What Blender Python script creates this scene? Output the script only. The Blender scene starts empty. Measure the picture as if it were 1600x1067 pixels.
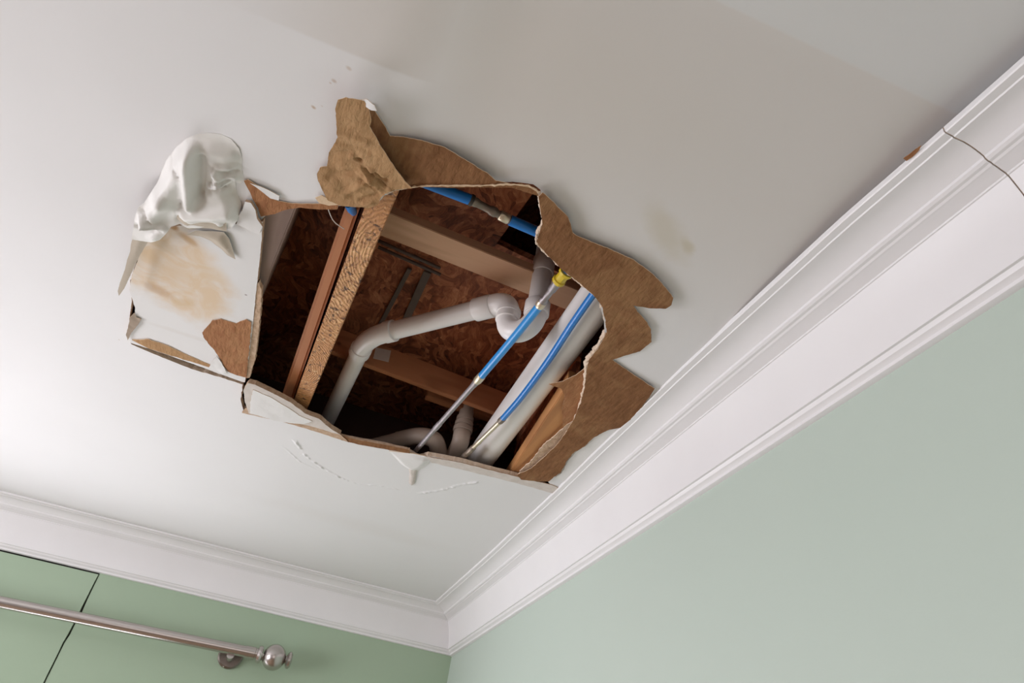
import bpy, bmesh, math, random
from mathutils import Vector, Matrix, noise
from mathutils.geometry import delaunay_2d_cdt

sc = bpy.context.scene
COL = sc.collection

# ------------------------------------------------------------------ camera, world, light, exposure
EYE = 1.55                      # camera height; the ceiling hangs 0.90 m above it
RX = Vector((0.92734034, -0.34835264, 0.13671256))     # camera right
DN = Vector((0.31362595, 0.52416377, -0.79176456))     # camera down
FW = Vector((0.2041535, 0.77711182, 0.59533063))       # camera forward
F = 1120.0
cam_d = bpy.data.cameras.new('camera')
cam_d.sensor_width = 36.0
cam_d.lens = F / 1600 * 36
cam_d.clip_start = 0.02
cam = bpy.data.objects.new('camera', cam_d)
COL.objects.link(cam)
m = Matrix.Identity(4)
for i in range(3):
    m[i][0], m[i][1], m[i][2] = RX[i], -DN[i], -FW[i]
m[2][3] = EYE
cam.matrix_world = m
sc.camera = cam
cam_d.dof.use_dof = False

sc.view_settings.view_transform = 'Standard'
sc.view_settings.look = 'None'
sc.view_settings.gamma = 1.0
sc.view_settings.use_curve_mapping = False
sc.view_settings.exposure = 0.12

world = bpy.data.worlds.new('world')
sc.world = world
world.use_nodes = True
bg = world.node_tree.nodes['Background']
bg.inputs[0].default_value = (0.86, 0.86, 1.0, 1)
bg.inputs[1].default_value = 0.6


def area(name, loc, target, sx, sy, power, color):
    l = bpy.data.lights.new(name, 'AREA')
    l.shape = 'RECTANGLE'
    l.size, l.size_y = sx, sy
    l.energy = power
    l.color = color
    o = bpy.data.objects.new(name, l)
    COL.objects.link(o)
    o.location = loc
    d = Vector(target) - Vector(loc)
    o.rotation_euler = d.to_track_quat('-Z', 'Y').to_euler()
    return o


# daylight in the back and left windows; the warm front fill is added
area('daylight_back_window', (-1.10, 3.40, 1.25), (-1.10, 0, 1.75), 1.45, 1.0, 30, (0.972, 0.952, 1.0))
area('daylight_left_window', (-2.78, 1.5, 1.40), (0, 1.3, 1.8), 1.7, 1.1, 58, (0.972, 0.952, 1.0))
area('warm_front_fill', (-0.6, -2.42, 1.45), (-0.4, 2, 1.9), 1.7, 1.2, 8, (1.0, 0.86, 0.76))

# ------------------------------------------------------------------ helpers
H = 0.90                        # ceiling plane above the eye
XW, YW = 0.82, 3.223            # right wall and back wall
Z = lambda h: EYE + h


def ray(px, py):
    return RX * (px - 800) + DN * (py - 533.5) + FW * F


def at(px, py, h=H):            # where a sight line meets a level plane of the building
    v = ray(px, py)
    k = h / v.z
    return Vector((v.x * k, v.y * k, EYE + h))


def at_y(px, py, y):
    v = ray(px, py)
    k = y / v.y
    return Vector((v.x * k, y, EYE + v.z * k))


def link(name, me, parent=None, mats=()):
    o = bpy.data.objects.new(name, me)
    COL.objects.link(o)
    for mt in mats:
        me.materials.append(mt)
    if parent:
        o.parent = parent
    return o


def tag(o, label=None, cat=None, group=None, kind=None):
    if label: o['label'] = label
    if cat: o['category'] = cat
    if group: o['group'] = group
    if kind: o['kind'] = kind
    return o


def thing(name, loc, label, cat, group=None):
    o = bpy.data.objects.new(name, None)
    COL.objects.link(o)
    o.location = loc
    o.empty_display_size = 0.05
    tag(o, label, cat, group)
    bpy.context.view_layer.update()
    return o


def put(name, bm, mats, parent=None, smooth=False, angle=None):
    """Link a bmesh whose coordinates are world coordinates; children are moved into their parent's frame."""
    if parent:
        p = parent
        off = Vector((0, 0, 0))
        while p:
            off += p.location
            p = p.parent
        bmesh.ops.translate(bm, verts=bm.verts, vec=-off)
        o_loc = Vector((0, 0, 0))
    me = bpy.data.meshes.new(name)
    bm.normal_update()
    bm.to_mesh(me)
    bm.free()
    o = link(name, me, parent, mats if isinstance(mats, (list, tuple)) else [mats])
    if smooth:
        for f in me.polygons:
            f.use_smooth = True
        if angle is not None:
            me.set_sharp_from_angle(angle=math.radians(angle))
    return o


def box(x0, y0, z0, x1, y1, z1, bm=None, bevel=0.0):
    bm2 = bmesh.new()
    bmesh.ops.create_cube(bm2, size=1)
    for v in bm2.verts:
        v.co = Vector(((x0 + x1) / 2 + v.co.x * (x1 - x0), (y0 + y1) / 2 + v.co.y * (y1 - y0), (z0 + z1) / 2 + v.co.z * (z1 - z0)))
    if bevel:
        bmesh.ops.bevel(bm2, geom=bm2.edges[:], offset=bevel, segments=2, affect='EDGES')
    if bm is None:
        return bm2
    me = bpy.data.meshes.new('t')
    bm2.to_mesh(me); bm2.free()
    bm.from_mesh(me)
    bpy.data.meshes.remove(me)
    return bm


def smoothstep(a, b, x):
    t = max(0.0, min(1.0, (x - a) / (b - a)))
    return t * t * (3 - 2 * t)


def tube(points, radii, seg=24, bm=None, cap=True):
    """A tube through world points; radii is one number or one per point."""
    if bm is None:
        bm = bmesh.new()
    pts = [Vector(p) for p in points]
    if not isinstance(radii, (list, tuple)):
        radii = [radii] * len(pts)
    n = len(pts)
    t0 = (pts[1] - pts[0]).normalized()
    up = Vector((0, 0, 1)) if abs(t0.z) < 0.9 else Vector((1, 0, 0))
    u = t0.cross(up).normalized()
    rings = []
    prev = t0
    for i, p in enumerate(pts):
        if i == 0: t = t0
        elif i == n - 1: t = (pts[i] - pts[i - 1]).normalized()
        else:
            a = (pts[i] - pts[i - 1]); b = (pts[i + 1] - pts[i])
            a = a.normalized() if a.length > 1e-7 else prev
            b = b.normalized() if b.length > 1e-7 else a
            t = (a + b).normalized()
        q = prev.rotation_difference(t)
        u = (q @ u)
        u = (u - t * u.dot(t)).normalized()
        w = t.cross(u)
        prev = t
        rings.append([bm.verts.new(p + (u * math.cos(2 * math.pi * k / seg) + w * math.sin(2 * math.pi * k / seg)) * radii[i]) for k in range(seg)])
    for a, b in zip(rings, rings[1:]):
        for k in range(seg):
            bm.faces.new((a[k], a[(k + 1) % seg], b[(k + 1) % seg], b[k]))
    if cap:
        bm.faces.new(rings[0][::-1])
        bm.faces.new(rings[-1])
    bmesh.ops.recalc_face_normals(bm, faces=bm.faces[:])
    return bm


def catmull(pts, n=8):
    pts = [Vector(p) for p in pts]
    ext = [pts[0] * 2 - pts[1]] + pts + [pts[-1] * 2 - pts[-2]]
    out = []
    for i in range(1, len(ext) - 2):
        p0, p1, p2, p3 = ext[i - 1:i + 3]
        for k in range(n):
            t = k / n
            out.append(0.5 * ((2 * p1) + (-p0 + p2) * t + (2 * p0 - 5 * p1 + 4 * p2 - p3) * t * t + (-p0 + 3 * p1 - 3 * p2 + p3) * t ** 3))
    out.append(pts[-1])
    return out


def inside(p, poly):
    c = False
    j = len(poly) - 1
    for i in range(len(poly)):
        a, b = poly[i], poly[j]
        if (a[1] > p[1]) != (b[1] > p[1]) and p[0] < (b[0] - a[0]) * (p[1] - a[1]) / (b[1] - a[1]) + a[0]:
            c = not c
        j = i
    return c


def seg_d(p, a, b):
    ax, ay = b[0] - a[0], b[1] - a[1]
    L = ax * ax + ay * ay
    t = 0 if L == 0 else max(0, min(1, ((p[0] - a[0]) * ax + (p[1] - a[1]) * ay) / L))
    return math.hypot(p[0] - a[0] - ax * t, p[1] - a[1] - ay * t), t


def poly_d(p, poly, closed=True):
    n = len(poly)
    return min(seg_d(p, poly[i], poly[(i + 1) % n])[0] for i in range(n if closed else n - 1))


def nz(x, y, s=1.0, seed=0.0):
    return noise.noise(Vector((x * s, y * s, seed)))


def ragged(poly, step=0.006, amp=0.0016, seed=1.0, smooth=()):
    """Resample a closed outline and tear it slightly (sides whose index is in smooth stay cut straight)."""
    out = []
    n = len(poly)
    s = 0.0
    for i in range(n):
        a, b = Vector(poly[i][:2]), Vector(poly[(i + 1) % n][:2])
        L = (b - a).length
        k = max(1, int(L / step))
        nn = Vector((-(b - a).y, (b - a).x)) / max(L, 1e-9)
        am = amp * (0.25 if i in smooth else 1)
        for j in range(k):
            t = j / k
            q = a.lerp(b, t)
            d = (noise.noise(Vector((s * 60, seed, 0))) * 1.2 + noise.noise(Vector((s * 190, seed, 7))) * 0.8) * am
            out.append((q + nn * d)[:])
            s += L / k
    return out


def sheet(outer, holes, bottom, thick, spacing, extra=()):
    """Bmesh slab: outline (world xy) with holes, lower side at bottom(x, y), upper side thick above.
    Material 0 lower side, 1 torn edge, 2 upper side."""
    vs, es = [], []
    def add_loop(l):
        s = len(vs)
        vs.extend(Vector(p) for p in l)
        es.extend((s + i, s + (i + 1) % len(l)) for i in range(len(l)))
    add_loop(outer)
    for h_ in holes:
        add_loop(h_)
    xs = [p[0] for p in outer]; ys = [p[1] for p in outer]
    rnd = random.Random(5)
    x = min(xs)
    pts = []
    while x < max(xs):
        y = min(ys)
        while y < max(ys):
            pts.append((x + rnd.uniform(-.2, .2) * spacing, y + rnd.uniform(-.2, .2) * spacing))
            y += spacing
        x += spacing
    pts += list(extra)
    for p in pts:
        if inside(p, outer) and not any(inside(p, h_) for h_ in holes):
            dd = min([poly_d(p, outer)] + [poly_d(p, h_) for h_ in holes]) if spacing < 0.03 else 1
            if dd > spacing * 0.35:
                vs.append(Vector(p))
    r = delaunay_2d_cdt(vs, es, [], 0, 1e-6)
    V, T = r[0], r[2]
    bm = bmesh.new()
    lo = [bm.verts.new((v.x, v.y, bottom(v.x, v.y))) for v in V]
    hi = [bm.verts.new((v.x, v.y, bottom(v.x, v.y) + (thick(v.x, v.y) if callable(thick) else thick))) for v in V]
    cnt = {}
    for t in T:
        c = ((V[t[0]] + V[t[1]] + V[t[2]]) / 3)
        if not inside(c, outer) or any(inside(c, h_) for h_ in holes):
            continue
        a, b, c_ = t
        if (V[b] - V[a]).cross(V[c_] - V[a]) > 0:
            a, c_ = c_, a
        f = bm.faces.new((lo[a], lo[b], lo[c_])); f.material_index = 0; f.smooth = True
        f = bm.faces.new((hi[c_], hi[b], hi[a])); f.material_index = 2; f.smooth = True
        for e in ((a, b), (b, c_), (c_, a)):
            cnt[e] = cnt.get(e, 0) + 1
    for (a, b) in cnt:
        if (b, a) not in cnt:
            f = bm.faces.new((lo[b], lo[a], hi[a], hi[b]))
            f.material_index = 1
            f.smooth = False
    loose = [v for v in bm.verts if not v.link_faces]
    bmesh.ops.delete(bm, geom=loose, context='VERTS')
    for e in bm.edges:
        if len(e.link_faces) == 2 and e.link_faces[0].material_index != e.link_faces[1].material_index:
            e.smooth = False
    return bm


# ------------------------------------------------------------------ materials
TOPD_ = H + .0157
class NT:
    def __init__(s, name):
        s.m = bpy.data.materials.new(name)
        s.m.use_nodes = True
        s.t = s.m.node_tree
        s.b = s.t.nodes['Principled BSDF']
        s.geo = s.n('ShaderNodeNewGeometry')
        s.pos = s.geo.outputs['Position']

    def n(s, typ, **kw):
        nd = s.t.nodes.new(typ)
        for k, v in kw.items():
            setattr(nd, k, v)
        return nd

    def lk(s, a, b):
        s.t.links.new(a, b)

    def sv(s, sock, v):
        if hasattr(v, 'is_output') or isinstance(v, bpy.types.NodeSocket):
            s.lk(v, sock)
        else:
            sock.default_value = v

    def map(s, scale=(1, 1, 1), rot=(0, 0, 0), loc=(0, 0, 0), vec=None):
        nd = s.n('ShaderNodeMapping')
        s.sv(nd.inputs[0], vec if vec is not None else s.pos)
        nd.inputs[1].default_value = loc
        nd.inputs[2].default_value = rot
        nd.inputs[3].default_value = scale
        return nd.outputs[0]

    def noise(s, scale, detail=4, rough=.55, dist=0.0, vec=None):
        nd = s.n('ShaderNodeTexNoise')
        s.sv(nd.inputs['Vector'], vec if vec is not None else s.pos)
        nd.inputs['Scale'].default_value = scale
        nd.inputs['Detail'].default_value = detail
        nd.inputs['Roughness'].default_value = rough
        nd.inputs['Distortion'].default_value = dist
        return nd.outputs['Fac']

    def ramp(s, fac, stops):
        nd = s.n('ShaderNodeValToRGB')
        s.lk(fac, nd.inputs[0])
        el = nd.color_ramp.elements
        while len(el) < len(stops):
            el.new(0.5)
        for e, (p, c) in zip(el, stops):
            e.position = p
            e.color = (c[0], c[1], c[2], 1) if not isinstance(c, (int, float)) else (c, c, c, 1)
        return nd.outputs[0]

    def mix(s, fac, a, b, mode='MIX'):
        nd = s.n('ShaderNodeMix', data_type='RGBA', blend_type=mode)
        s.sv(nd.inputs[0], fac)
        s.sv(nd.inputs[6], a if not isinstance(a, tuple) else (*a, 1))
        s.sv(nd.inputs[7], b if not isinstance(b, tuple) else (*b, 1))
        return nd.outputs[2]

    def mth(s, op, a, b=0.0, c=None):
        nd = s.n('ShaderNodeMath', operation=op)
        s.sv(nd.inputs[0], a)
        s.sv(nd.inputs[1], b)
        if c is not None:
            s.sv(nd.inputs[2], c)
        return nd.outputs[0]

    def blob(s, centre, rx, ry, rot=0.0, soft=0.5, wob=0.35, wscale=30):
        """Mask 1 inside an irregular stain lying at a place on the surface."""
        vm = s.n('ShaderNodeVectorMath', operation='SUBTRACT')
        s.lk(s.pos, vm.inputs[0])
        vm.inputs[1].default_value = centre
        mp = s.n('ShaderNodeVectorRotate')
        mp.rotation_type = 'Z_AXIS'
        s.lk(vm.outputs[0], mp.inputs['Vector'])
        mp.inputs['Angle'].default_value = -rot
        sc_ = s.n('ShaderNodeVectorMath', operation='MULTIPLY')
        s.lk(mp.outputs[0], sc_.inputs[0])
        sc_.inputs[1].default_value = (1 / rx, 1 / ry, 0)
        ln = s.n('ShaderNodeVectorMath', operation='LENGTH')
        s.lk(sc_.outputs[0], ln.inputs[0])
        d = s.mth('ADD', ln.outputs['Value'], s.mth('MULTIPLY', s.mth('SUBTRACT', s.noise(wscale, 4), 0.5), wob * 2))
        mr = s.n('ShaderNodeMapRange', interpolation_type='SMOOTHSTEP')
        s.lk(d, mr.inputs[0])
        mr.inputs[1].default_value = 1.0
        mr.inputs[2].default_value = 1.0 - soft
        return mr.outputs[0]

    def bump(s, hgt, strength=.3, dist=.002):
        nd = s.n('ShaderNodeBump')
        nd.inputs['Strength'].default_value = strength
        nd.inputs['Distance'].default_value = dist
        s.lk(hgt, nd.inputs['Height'])
        s.lk(nd.outputs[0], s.b.inputs['Normal'])

    def done(s, color, rough=.6, metal=0.0, spec=.5):
        s.sv(s.b.inputs['Base Color'], color if not isinstance(color, tuple) else (*color, 1))
        s.sv(s.b.inputs['Roughness'], rough)
        s.b.inputs['Metallic'].default_value = metal
        s.b.inputs['Specular IOR Level'].default_value = spec
        return s.m


def W(px, py, h=H):
    return tuple(at(px, py, h))


def mat_ceiling():
    s = NT('ceiling_paint')
    c = s.mix(s.noise(2.2, 3), (.76, .755, .76), (.82, .815, .82))
    # water stains and mould specks that belong to the plaster, besides a broad warm tone
    m1 = s.mth('MULTIPLY', s.blob(W(1040, 370), .105, .035, rot=math.radians(38), soft=.9, wob=.5, wscale=18), .5)
    c = s.mix(m1, c, (.55, .48, .30))
    m1 = s.mth('MULTIPLY', s.blob(W(1075, 392), .03, .014, rot=math.radians(38), soft=.9, wob=.5, wscale=40), .55)
    c = s.mix(m1, c, (.50, .42, .22))
    m2 = s.mth('MULTIPLY', s.blob(W(870, 130), .45, .22, rot=0, soft=.9, wob=.3, wscale=3), .28)
    c = s.mix(m2, c, (.66, .60, .50))
    sx = s.n('ShaderNodeSeparateXYZ')
    s.lk(s.pos, sx.inputs[0])
    px_, py_ = sx.outputs[0], sx.outputs[1]
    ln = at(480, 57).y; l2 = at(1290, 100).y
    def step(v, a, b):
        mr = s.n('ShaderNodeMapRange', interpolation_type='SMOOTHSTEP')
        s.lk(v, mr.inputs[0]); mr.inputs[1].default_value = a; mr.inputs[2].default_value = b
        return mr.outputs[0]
    # shade painted in: a warm darker band between two joint lines, greyer beyond
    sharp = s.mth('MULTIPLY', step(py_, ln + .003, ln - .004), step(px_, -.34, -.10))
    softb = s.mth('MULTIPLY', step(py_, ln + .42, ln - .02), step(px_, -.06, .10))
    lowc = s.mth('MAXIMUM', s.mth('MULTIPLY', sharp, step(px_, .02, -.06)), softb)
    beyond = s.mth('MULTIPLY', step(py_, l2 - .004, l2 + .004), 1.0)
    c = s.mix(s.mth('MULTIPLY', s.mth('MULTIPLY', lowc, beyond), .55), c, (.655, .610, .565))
    c = s.mix(s.mth('MULTIPLY', s.mth('MULTIPLY', step(py_, l2 + .004, l2 - .004), step(px_, .0, .2)), .5), c, (.66, .67, .66))
    for (x, y, r, k) in ((490, 168, .0055, .7), (522, 127, .006, .45), (545, 107, .0065, .4), (516, 130, .003, .35), (503, 166, .003, .25), (186, 531, .003, .6), (722, 450, .003, .2)):
        c = s.mix(s.mth('MULTIPLY', s.blob(W(x, y), r, r * .7, rot=.4, soft=.8, wob=.3, wscale=90), k), c, (.45, .30, .17))
    m3 = s.mth('MULTIPLY', s.blob(W(560, 820), .5, .09, soft=.9, wob=.4, wscale=5), .12)
    c = s.mix(m3, c, (.62, .56, .50))
    s.bump(s.noise(260, 3), .10, .0008)
    return s.done(c, .62, spec=.3)


def mat_trim():
    s = NT('trim_paint')
    c = s.mix(s.noise(6, 3), (.80, .79, .80), (.86, .85, .86))
    s.bump(s.noise(55, 3), .12, .001)
    return s.done(c, .38, spec=.45)


def mat_green(name, a, b, rough=.55):
    s = NT(name)
    c = s.mix(s.noise(1.6, 3), a, b)
    s.bump(s.noise(330, 2), .14, .0006)
    return s.done(c, rough, spec=.4)


def mat_plain(name, a, b, scale=20, rough=.6, bump=.2, bscale=80, metal=0., spec=.5, bdist=.002):
    s = NT(name)
    c = s.mix(s.noise(scale, 4), a, b)
    if bump:
        s.bump(s.noise(bscale, 4), bump, bdist)
    return s.done(c, rough, metal, spec)


def mat_brown(name, a, b, d):
    s = NT(name)
    n1 = s.noise(9, 4, .6, 1.2)
    c = s.mix(n1, a, b)
    fib = s.noise(120, 3, .6, 0, s.map((1, .22, 1), rot=(0, 0, .9)))
    c = s.mix(s.mth('MULTIPLY', s.ramp(fib, [(.35, 0.0), (.65, 1.0)]), .55), c, d)
    bl = s.ramp(s.noise(10, 4, .6, .5), [(.48, 0.0), (.62, 1.0)])
    c = s.mix(s.mth('MULTIPLY', bl, .22), c, (.50, .31, .15))
    bh = s.mth('ADD', s.noise(70, 5, .6, .8), s.mth('MULTIPLY', s.noise(11, 3, .5, .6), 2.5))
    s.bump(s.mth('ADD', bh, fib), .6, .004)
    return s.done(c, .9, spec=.15)


def mat_osb(name='osb', gain=1.0):
    """Strand board: long interlaced reddish flakes."""
    s = NT(name)
    g = gain
    warp = s.n('ShaderNodeTexNoise')
    warp.inputs['Scale'].default_value = 6
    s.lk(s.pos, warp.inputs['Vector'])
    ml = s.n('ShaderNodeVectorMath', operation='SCALE')
    s.lk(warp.outputs['Color'], ml.inputs[0])
    ml.inputs['Scale'].default_value = .22
    dv = s.n('ShaderNodeVectorMath', operation='ADD')
    s.lk(s.pos, dv.inputs[0]); s.lk(ml.outputs[0], dv.inputs[1])
    seps = []
    for rot, sc2 in ((.7, 60), (-.5, 48)):
        v = s.n('ShaderNodeTexVoronoi')
        v.inputs['Scale'].default_value = sc2
        s.lk(s.map((1.0, .30, 1), rot=(0, 0, rot), vec=dv.outputs[0]), v.inputs['Vector'])
        sp = s.n('ShaderNodeSeparateColor')
        s.lk(v.outputs['Color'], sp.inputs[0])
        seps.append(sp.outputs[0])
    pick = s.ramp(s.noise(9, 2), [(.46, 0.0), (.54, 1.0)])
    val = s.mix(pick, seps[0], seps[1])
    fib = s.noise(85, 7, .8, .9, s.map((1, .16, 1), rot=(0, 0, 1.1), vec=dv.outputs[0]))
    val = s.mix(.72, val, fib)
    c = s.ramp(val, [(.26, (.06 * g, .018 * g, .010 * g)), (.44, (.27 * g, .085 * g, .038 * g)), (.58, (.46 * g, .165 * g, .075 * g)), (.76, (.74 * g, .36 * g, .19 * g))])
    s.bump(val, .7, .004)
    return s.done(c, .65, spec=.3)


def mat_wood(name, a, b, dark, along='Y', ring=8.0, rough=.65):
    s = NT(name)
    sc_ = (1, .12, 1) if along == 'Y' else (.12, 1, 1)
    vec = s.map(sc_)
    g = s.noise(38, 6, .65, 1.2, vec)
    c = s.mix(g, a, b)
    w = s.n('ShaderNodeTexWave')
    w.inputs['Scale'].default_value = ring
    w.inputs['Distortion'].default_value = 9
    w.inputs['Detail'].default_value = 3
    w.inputs['Detail Scale'].default_value = 1.4
    s.lk(vec, w.inputs['Vector'])
    c = s.mix(s.ramp(w.outputs['Fac'], [(0, .35), (.35, 0.0)]), c, dark)
    k = s.n('ShaderNodeTexVoronoi')
    k.inputs['Scale'].default_value = 9
    s.lk(s.map((1, .8, 1)), k.inputs['Vector'])
    c = s.mix(s.ramp(k.outputs['Distance'], [(.03, .8), (.075, 0.0)]), c, dark)
    s.bump(g, .25, .001)
    return s.done(c, rough, spec=.3)


def mat_flange():
    """Weathered strand flange: knots, torn chips and saw rings."""
    s = NT('strand_flange')
    def rings(cx, cy, sc2):
        w = s.n('ShaderNodeTexWave')
        w.wave_type = 'RINGS'
        w.rings_direction = 'Z'
        w.inputs['Scale'].default_value = sc2
        w.inputs['Distortion'].default_value = 7
        w.inputs['Detail'].default_value = 3
        w.inputs['Detail Scale'].default_value = 1.2
        s.lk(s.map((1.5, .75, 1), loc=(-cx * 1.5, -cy * .75, 0)), w.inputs['Vector'])
        return w.outputs['Fac']
    k1 = W(475, 575, TOPD_); k2 = W(585, 395, TOPD_)
    r1, r2 = rings(k1[0], k1[1], 52), rings(k2[0] + .01, k2[1], 34)
    far = s.blob(k1, .12, .17, soft=.3, wob=.2, wscale=20)
    ring = s.mix(far, r2, r1)
    c = s.mix(s.mth('MULTIPLY_ADD', ring, .30, .42), (.26, .09, .032), (.72, .36, .14))
    chips = s.noise(42, 5, .7, 2.2, s.map((1.2, .7, 1)))
    mid = s.blob(W(545, 450, TOPD_), .16, .24, soft=.5, wob=.3, wscale=20)
    c = s.mix(s.mth('MULTIPLY', mid, .85), c, s.ramp(chips, [(.36, (.16, .055, .02)), (.46, (.50, .24, .095)), (.60, (.74, .42, .19))]))
    c = s.mix(s.ramp(s.noise(60, 4, .6, .8), [(.36, .9), (.43, 0.0)]), c, (.07, .028, .015))
    c = s.mix(s.ramp(s.noise(34, 3, .6, 2.5), [(.60, 0.0), (.68, .7)]), c, (.82, .56, .30))
    s.bump(s.mth('MULTIPLY_ADD', ring, .35, chips), .7, .004)
    return s.done(c, .55, spec=.4)


def mat_panel():
    """White board face with a soaked tan stain."""
    s = NT('stained_board_face')
    c = s.mix(s.noise(5, 3), (.74, .735, .73), (.80, .79, .78))
    a = s.blob(W(272, 418), .215, .135, rot=math.radians(72), soft=.45, wob=.34, wscale=11)
    bl = s.ramp(s.noise(16, 4, .6, 1.5), [(.30, .45), (.60, 1.0)])
    c = s.mix(s.mth('MULTIPLY', s.mth('MULTIPLY', a, bl), .85), c, (.70, .52, .33))
    for (x, y, rx, ry, ro, k, col) in ((250, 452, .045, .022, .3, .5, (.50, .30, .15)), (272, 352, .014, .014, 0, .9, (.42, .22, .08)),
                                       (297, 372, .030, .014, .5, .7, (.52, .32, .15)), (250, 375, .055, .030, .6, .5, (.50, .35, .17)),
                                       (288, 470, .020, .045, .9, .35, (.60, .40, .18)), (237, 400, .05, .03, 1.0, .35, (.62, .44, .24)),
                                       (330, 425, .05, .05, 0, .18, (.68, .55, .38)), (386, 457, .004, .003, 0, .8, (.15, .12, .10)),
                                       (290, 520, .12, .012, 0, .15, (.55, .48, .40))):
        c = s.mix(s.mth('MULTIPLY', s.blob(W(x, y), rx, ry, rot=ro, soft=.7, wob=.35, wscale=35), k), c, col)
    s.bump(s.noise(60, 4), .2, .001)
    return s.done(c, .75, spec=.25)


M = {}
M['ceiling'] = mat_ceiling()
M['trim'] = mat_trim()
M['green_right'] = mat_green('green_wall_paint', (.49, .575, .51), (.52, .60, .535))
M['gypsum'] = mat_plain('gypsum_core', (.66, .47, .33), (.86, .76, .64), 55, .95, .9, 150, bdist=.003, spec=.1)
M['core_dark'] = mat_plain('torn_paper_layers', (.35, .20, .11), (.72, .56, .42), 70, .95, .9, 130, bdist=.003, spec=.1)
M['paper_back'] = mat_plain('grey_board_back', (.34, .27, .21), (.42, .34, .27), 8, .9, .2, 60, spec=.1)
M['brown'] = mat_brown('brown_backing_paper', (.215, .100, .045), (.31, .155, .070), (.15, .062, .026))
M['tan'] = mat_brown('tan_backing_paper', (.40, .235, .115), (.52, .33, .175), (.34, .18, .08))
M['rust'] = mat_brown('rust_brown_paper', (.36, .165, .075), (.46, .23, .11), (.24, .09, .04))
M['torn_edge'] = mat_plain('torn_paper_edge', (.62, .42, .26), (.82, .66, .48), 60, .95, .5, 150, spec=.1)
M['panel'] = mat_panel()
M['white_face'] = mat_plain('white_paper_face', (.77, .76, .75), (.84, .83, .82), 12, .75, .35, 60, spec=.25)
M['dull_face'] = mat_plain('chalky_plaster', (.55, .50, .45), (.76, .70, .66), 40, .9, .6, 90, spec=.15)
M['osb'] = mat_osb('strand_board_subfloor', 1.0)
M['osb_web'] = mat_osb('strand_board_web', 1.15)
M['flange'] = mat_flange()
M['lumber'] = mat_wood('pale_lumber', (.64, .38, .235), (.74, .47, .30), (.32, .15, .07), 'X', 6)
M['lumber_red'] = mat_wood('red_lumber', (.38, .15, .07), (.46, .20, .09), (.16, .05, .02), 'X', 6)
M['joist_red'] = mat_wood('red_joist_lumber', (.42, .17, .075), (.50, .22, .10), (.2, .07, .03), 'Y', 5)
M['joist_dark'] = mat_wood('grey_joist_lumber', (.34, .23, .19), (.42, .30, .26), (.16, .09, .07), 'Y', 5)
M['joist_orange'] = mat_wood('orange_joist_lumber', (.44, .20, .075), (.56, .28, .11), (.20, .07, .03), 'Y', 7)
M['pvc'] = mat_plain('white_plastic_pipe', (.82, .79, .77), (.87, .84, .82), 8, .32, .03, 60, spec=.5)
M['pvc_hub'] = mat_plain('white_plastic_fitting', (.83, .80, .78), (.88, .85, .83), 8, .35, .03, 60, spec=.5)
M['pvc_dim'] = mat_plain('shaded_plastic_pipe', (.40, .30, .24), (.56, .47, .40), 14, .45, .05, 60)  # white pipe with the dimness of the bay put into its colour
M['blue'] = mat_plain('blue_plastic_tube', (.010, .155, .50), (.016, .20, .60), 12, .28, 0, spec=.6)
M['blue2'] = mat_plain('light_blue_plastic_tube', (.015, .23, .62), (.03, .30, .72), 12, .28, 0, spec=.6)
M['bay_shade'] = mat_plain('bay_shade_board', (.035, .018, .012), (.06, .03, .02), 12, .9, .2, 60)  # near-black colour standing for shade in the far bay
M['steel'] = mat_plain('scuffed_metal', (.26, .23, .24), (.46, .42, .43), 60, .5, .3, 200, .8)
M['darkmetal'] = mat_plain('tarnished_metal', (.10, .08, .07), (.45, .36, .28), 45, .45, .4, 150, .6)
M['brass'] = mat_plain('brass_fitting', (.60, .50, .36), (.80, .70, .55), 60, .35, .2, 200, .7)
M['yellow'] = mat_plain('yellow_plastic', (.62, .44, .02), (.72, .54, .04), 30, .4, .1, 90)
M['black'] = mat_plain('black_plastic', (.02, .015, .012), (.05, .04, .03), 30, .6, .2, 90)
M['strap'] = mat_plain('grey_strap', (.10, .075, .06), (.16, .12, .10), 30, .7, .2, 90)
M['wire'] = mat_plain('white_wire', (.7, .66, .62), (.8, .76, .7), 30, .5, 0, 90)
M['label'] = mat_plain('paper_label', (.48, .40, .36), (.62, .53, .48), 160, .7, 0, 90)
s_ = NT('brushed_nickel')
_g = s_.noise(900, 2, .5, 0, s_.map((.02, 1, 1)))
M['nickel'] = s_.done(s_.mix(_g, (.44, .405, .385), (.60, .555, .53)), .27, 1.0)
M['nickel_dark'] = mat_plain('dark_nickel', (.20, .17, .15), (.32, .27, .25), 60, .35, 0, 90, 1.0)
M['floor'] = mat_wood('oak_floor', (.30, .20, .13), (.36, .25, .17), (.18, .10, .06), 'Y', 3)
M['wall_white'] = mat_plain('plain_wall_paint', (.66, .63, .62), (.70, .67, .66), 4, .6, .05, 200)
M['shadow_gap'] = mat_plain('dark_joint', (.03, .028, .025), (.05, .045, .04), 30, .9, 0, 90)
s_ = NT('window_glass')
s_.b.inputs['Transmission Weight'].default_value = 1.0
M['glass'] = s_.done((1.0, 1.0, 1.0), 0.0, 0, .3)

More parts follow.
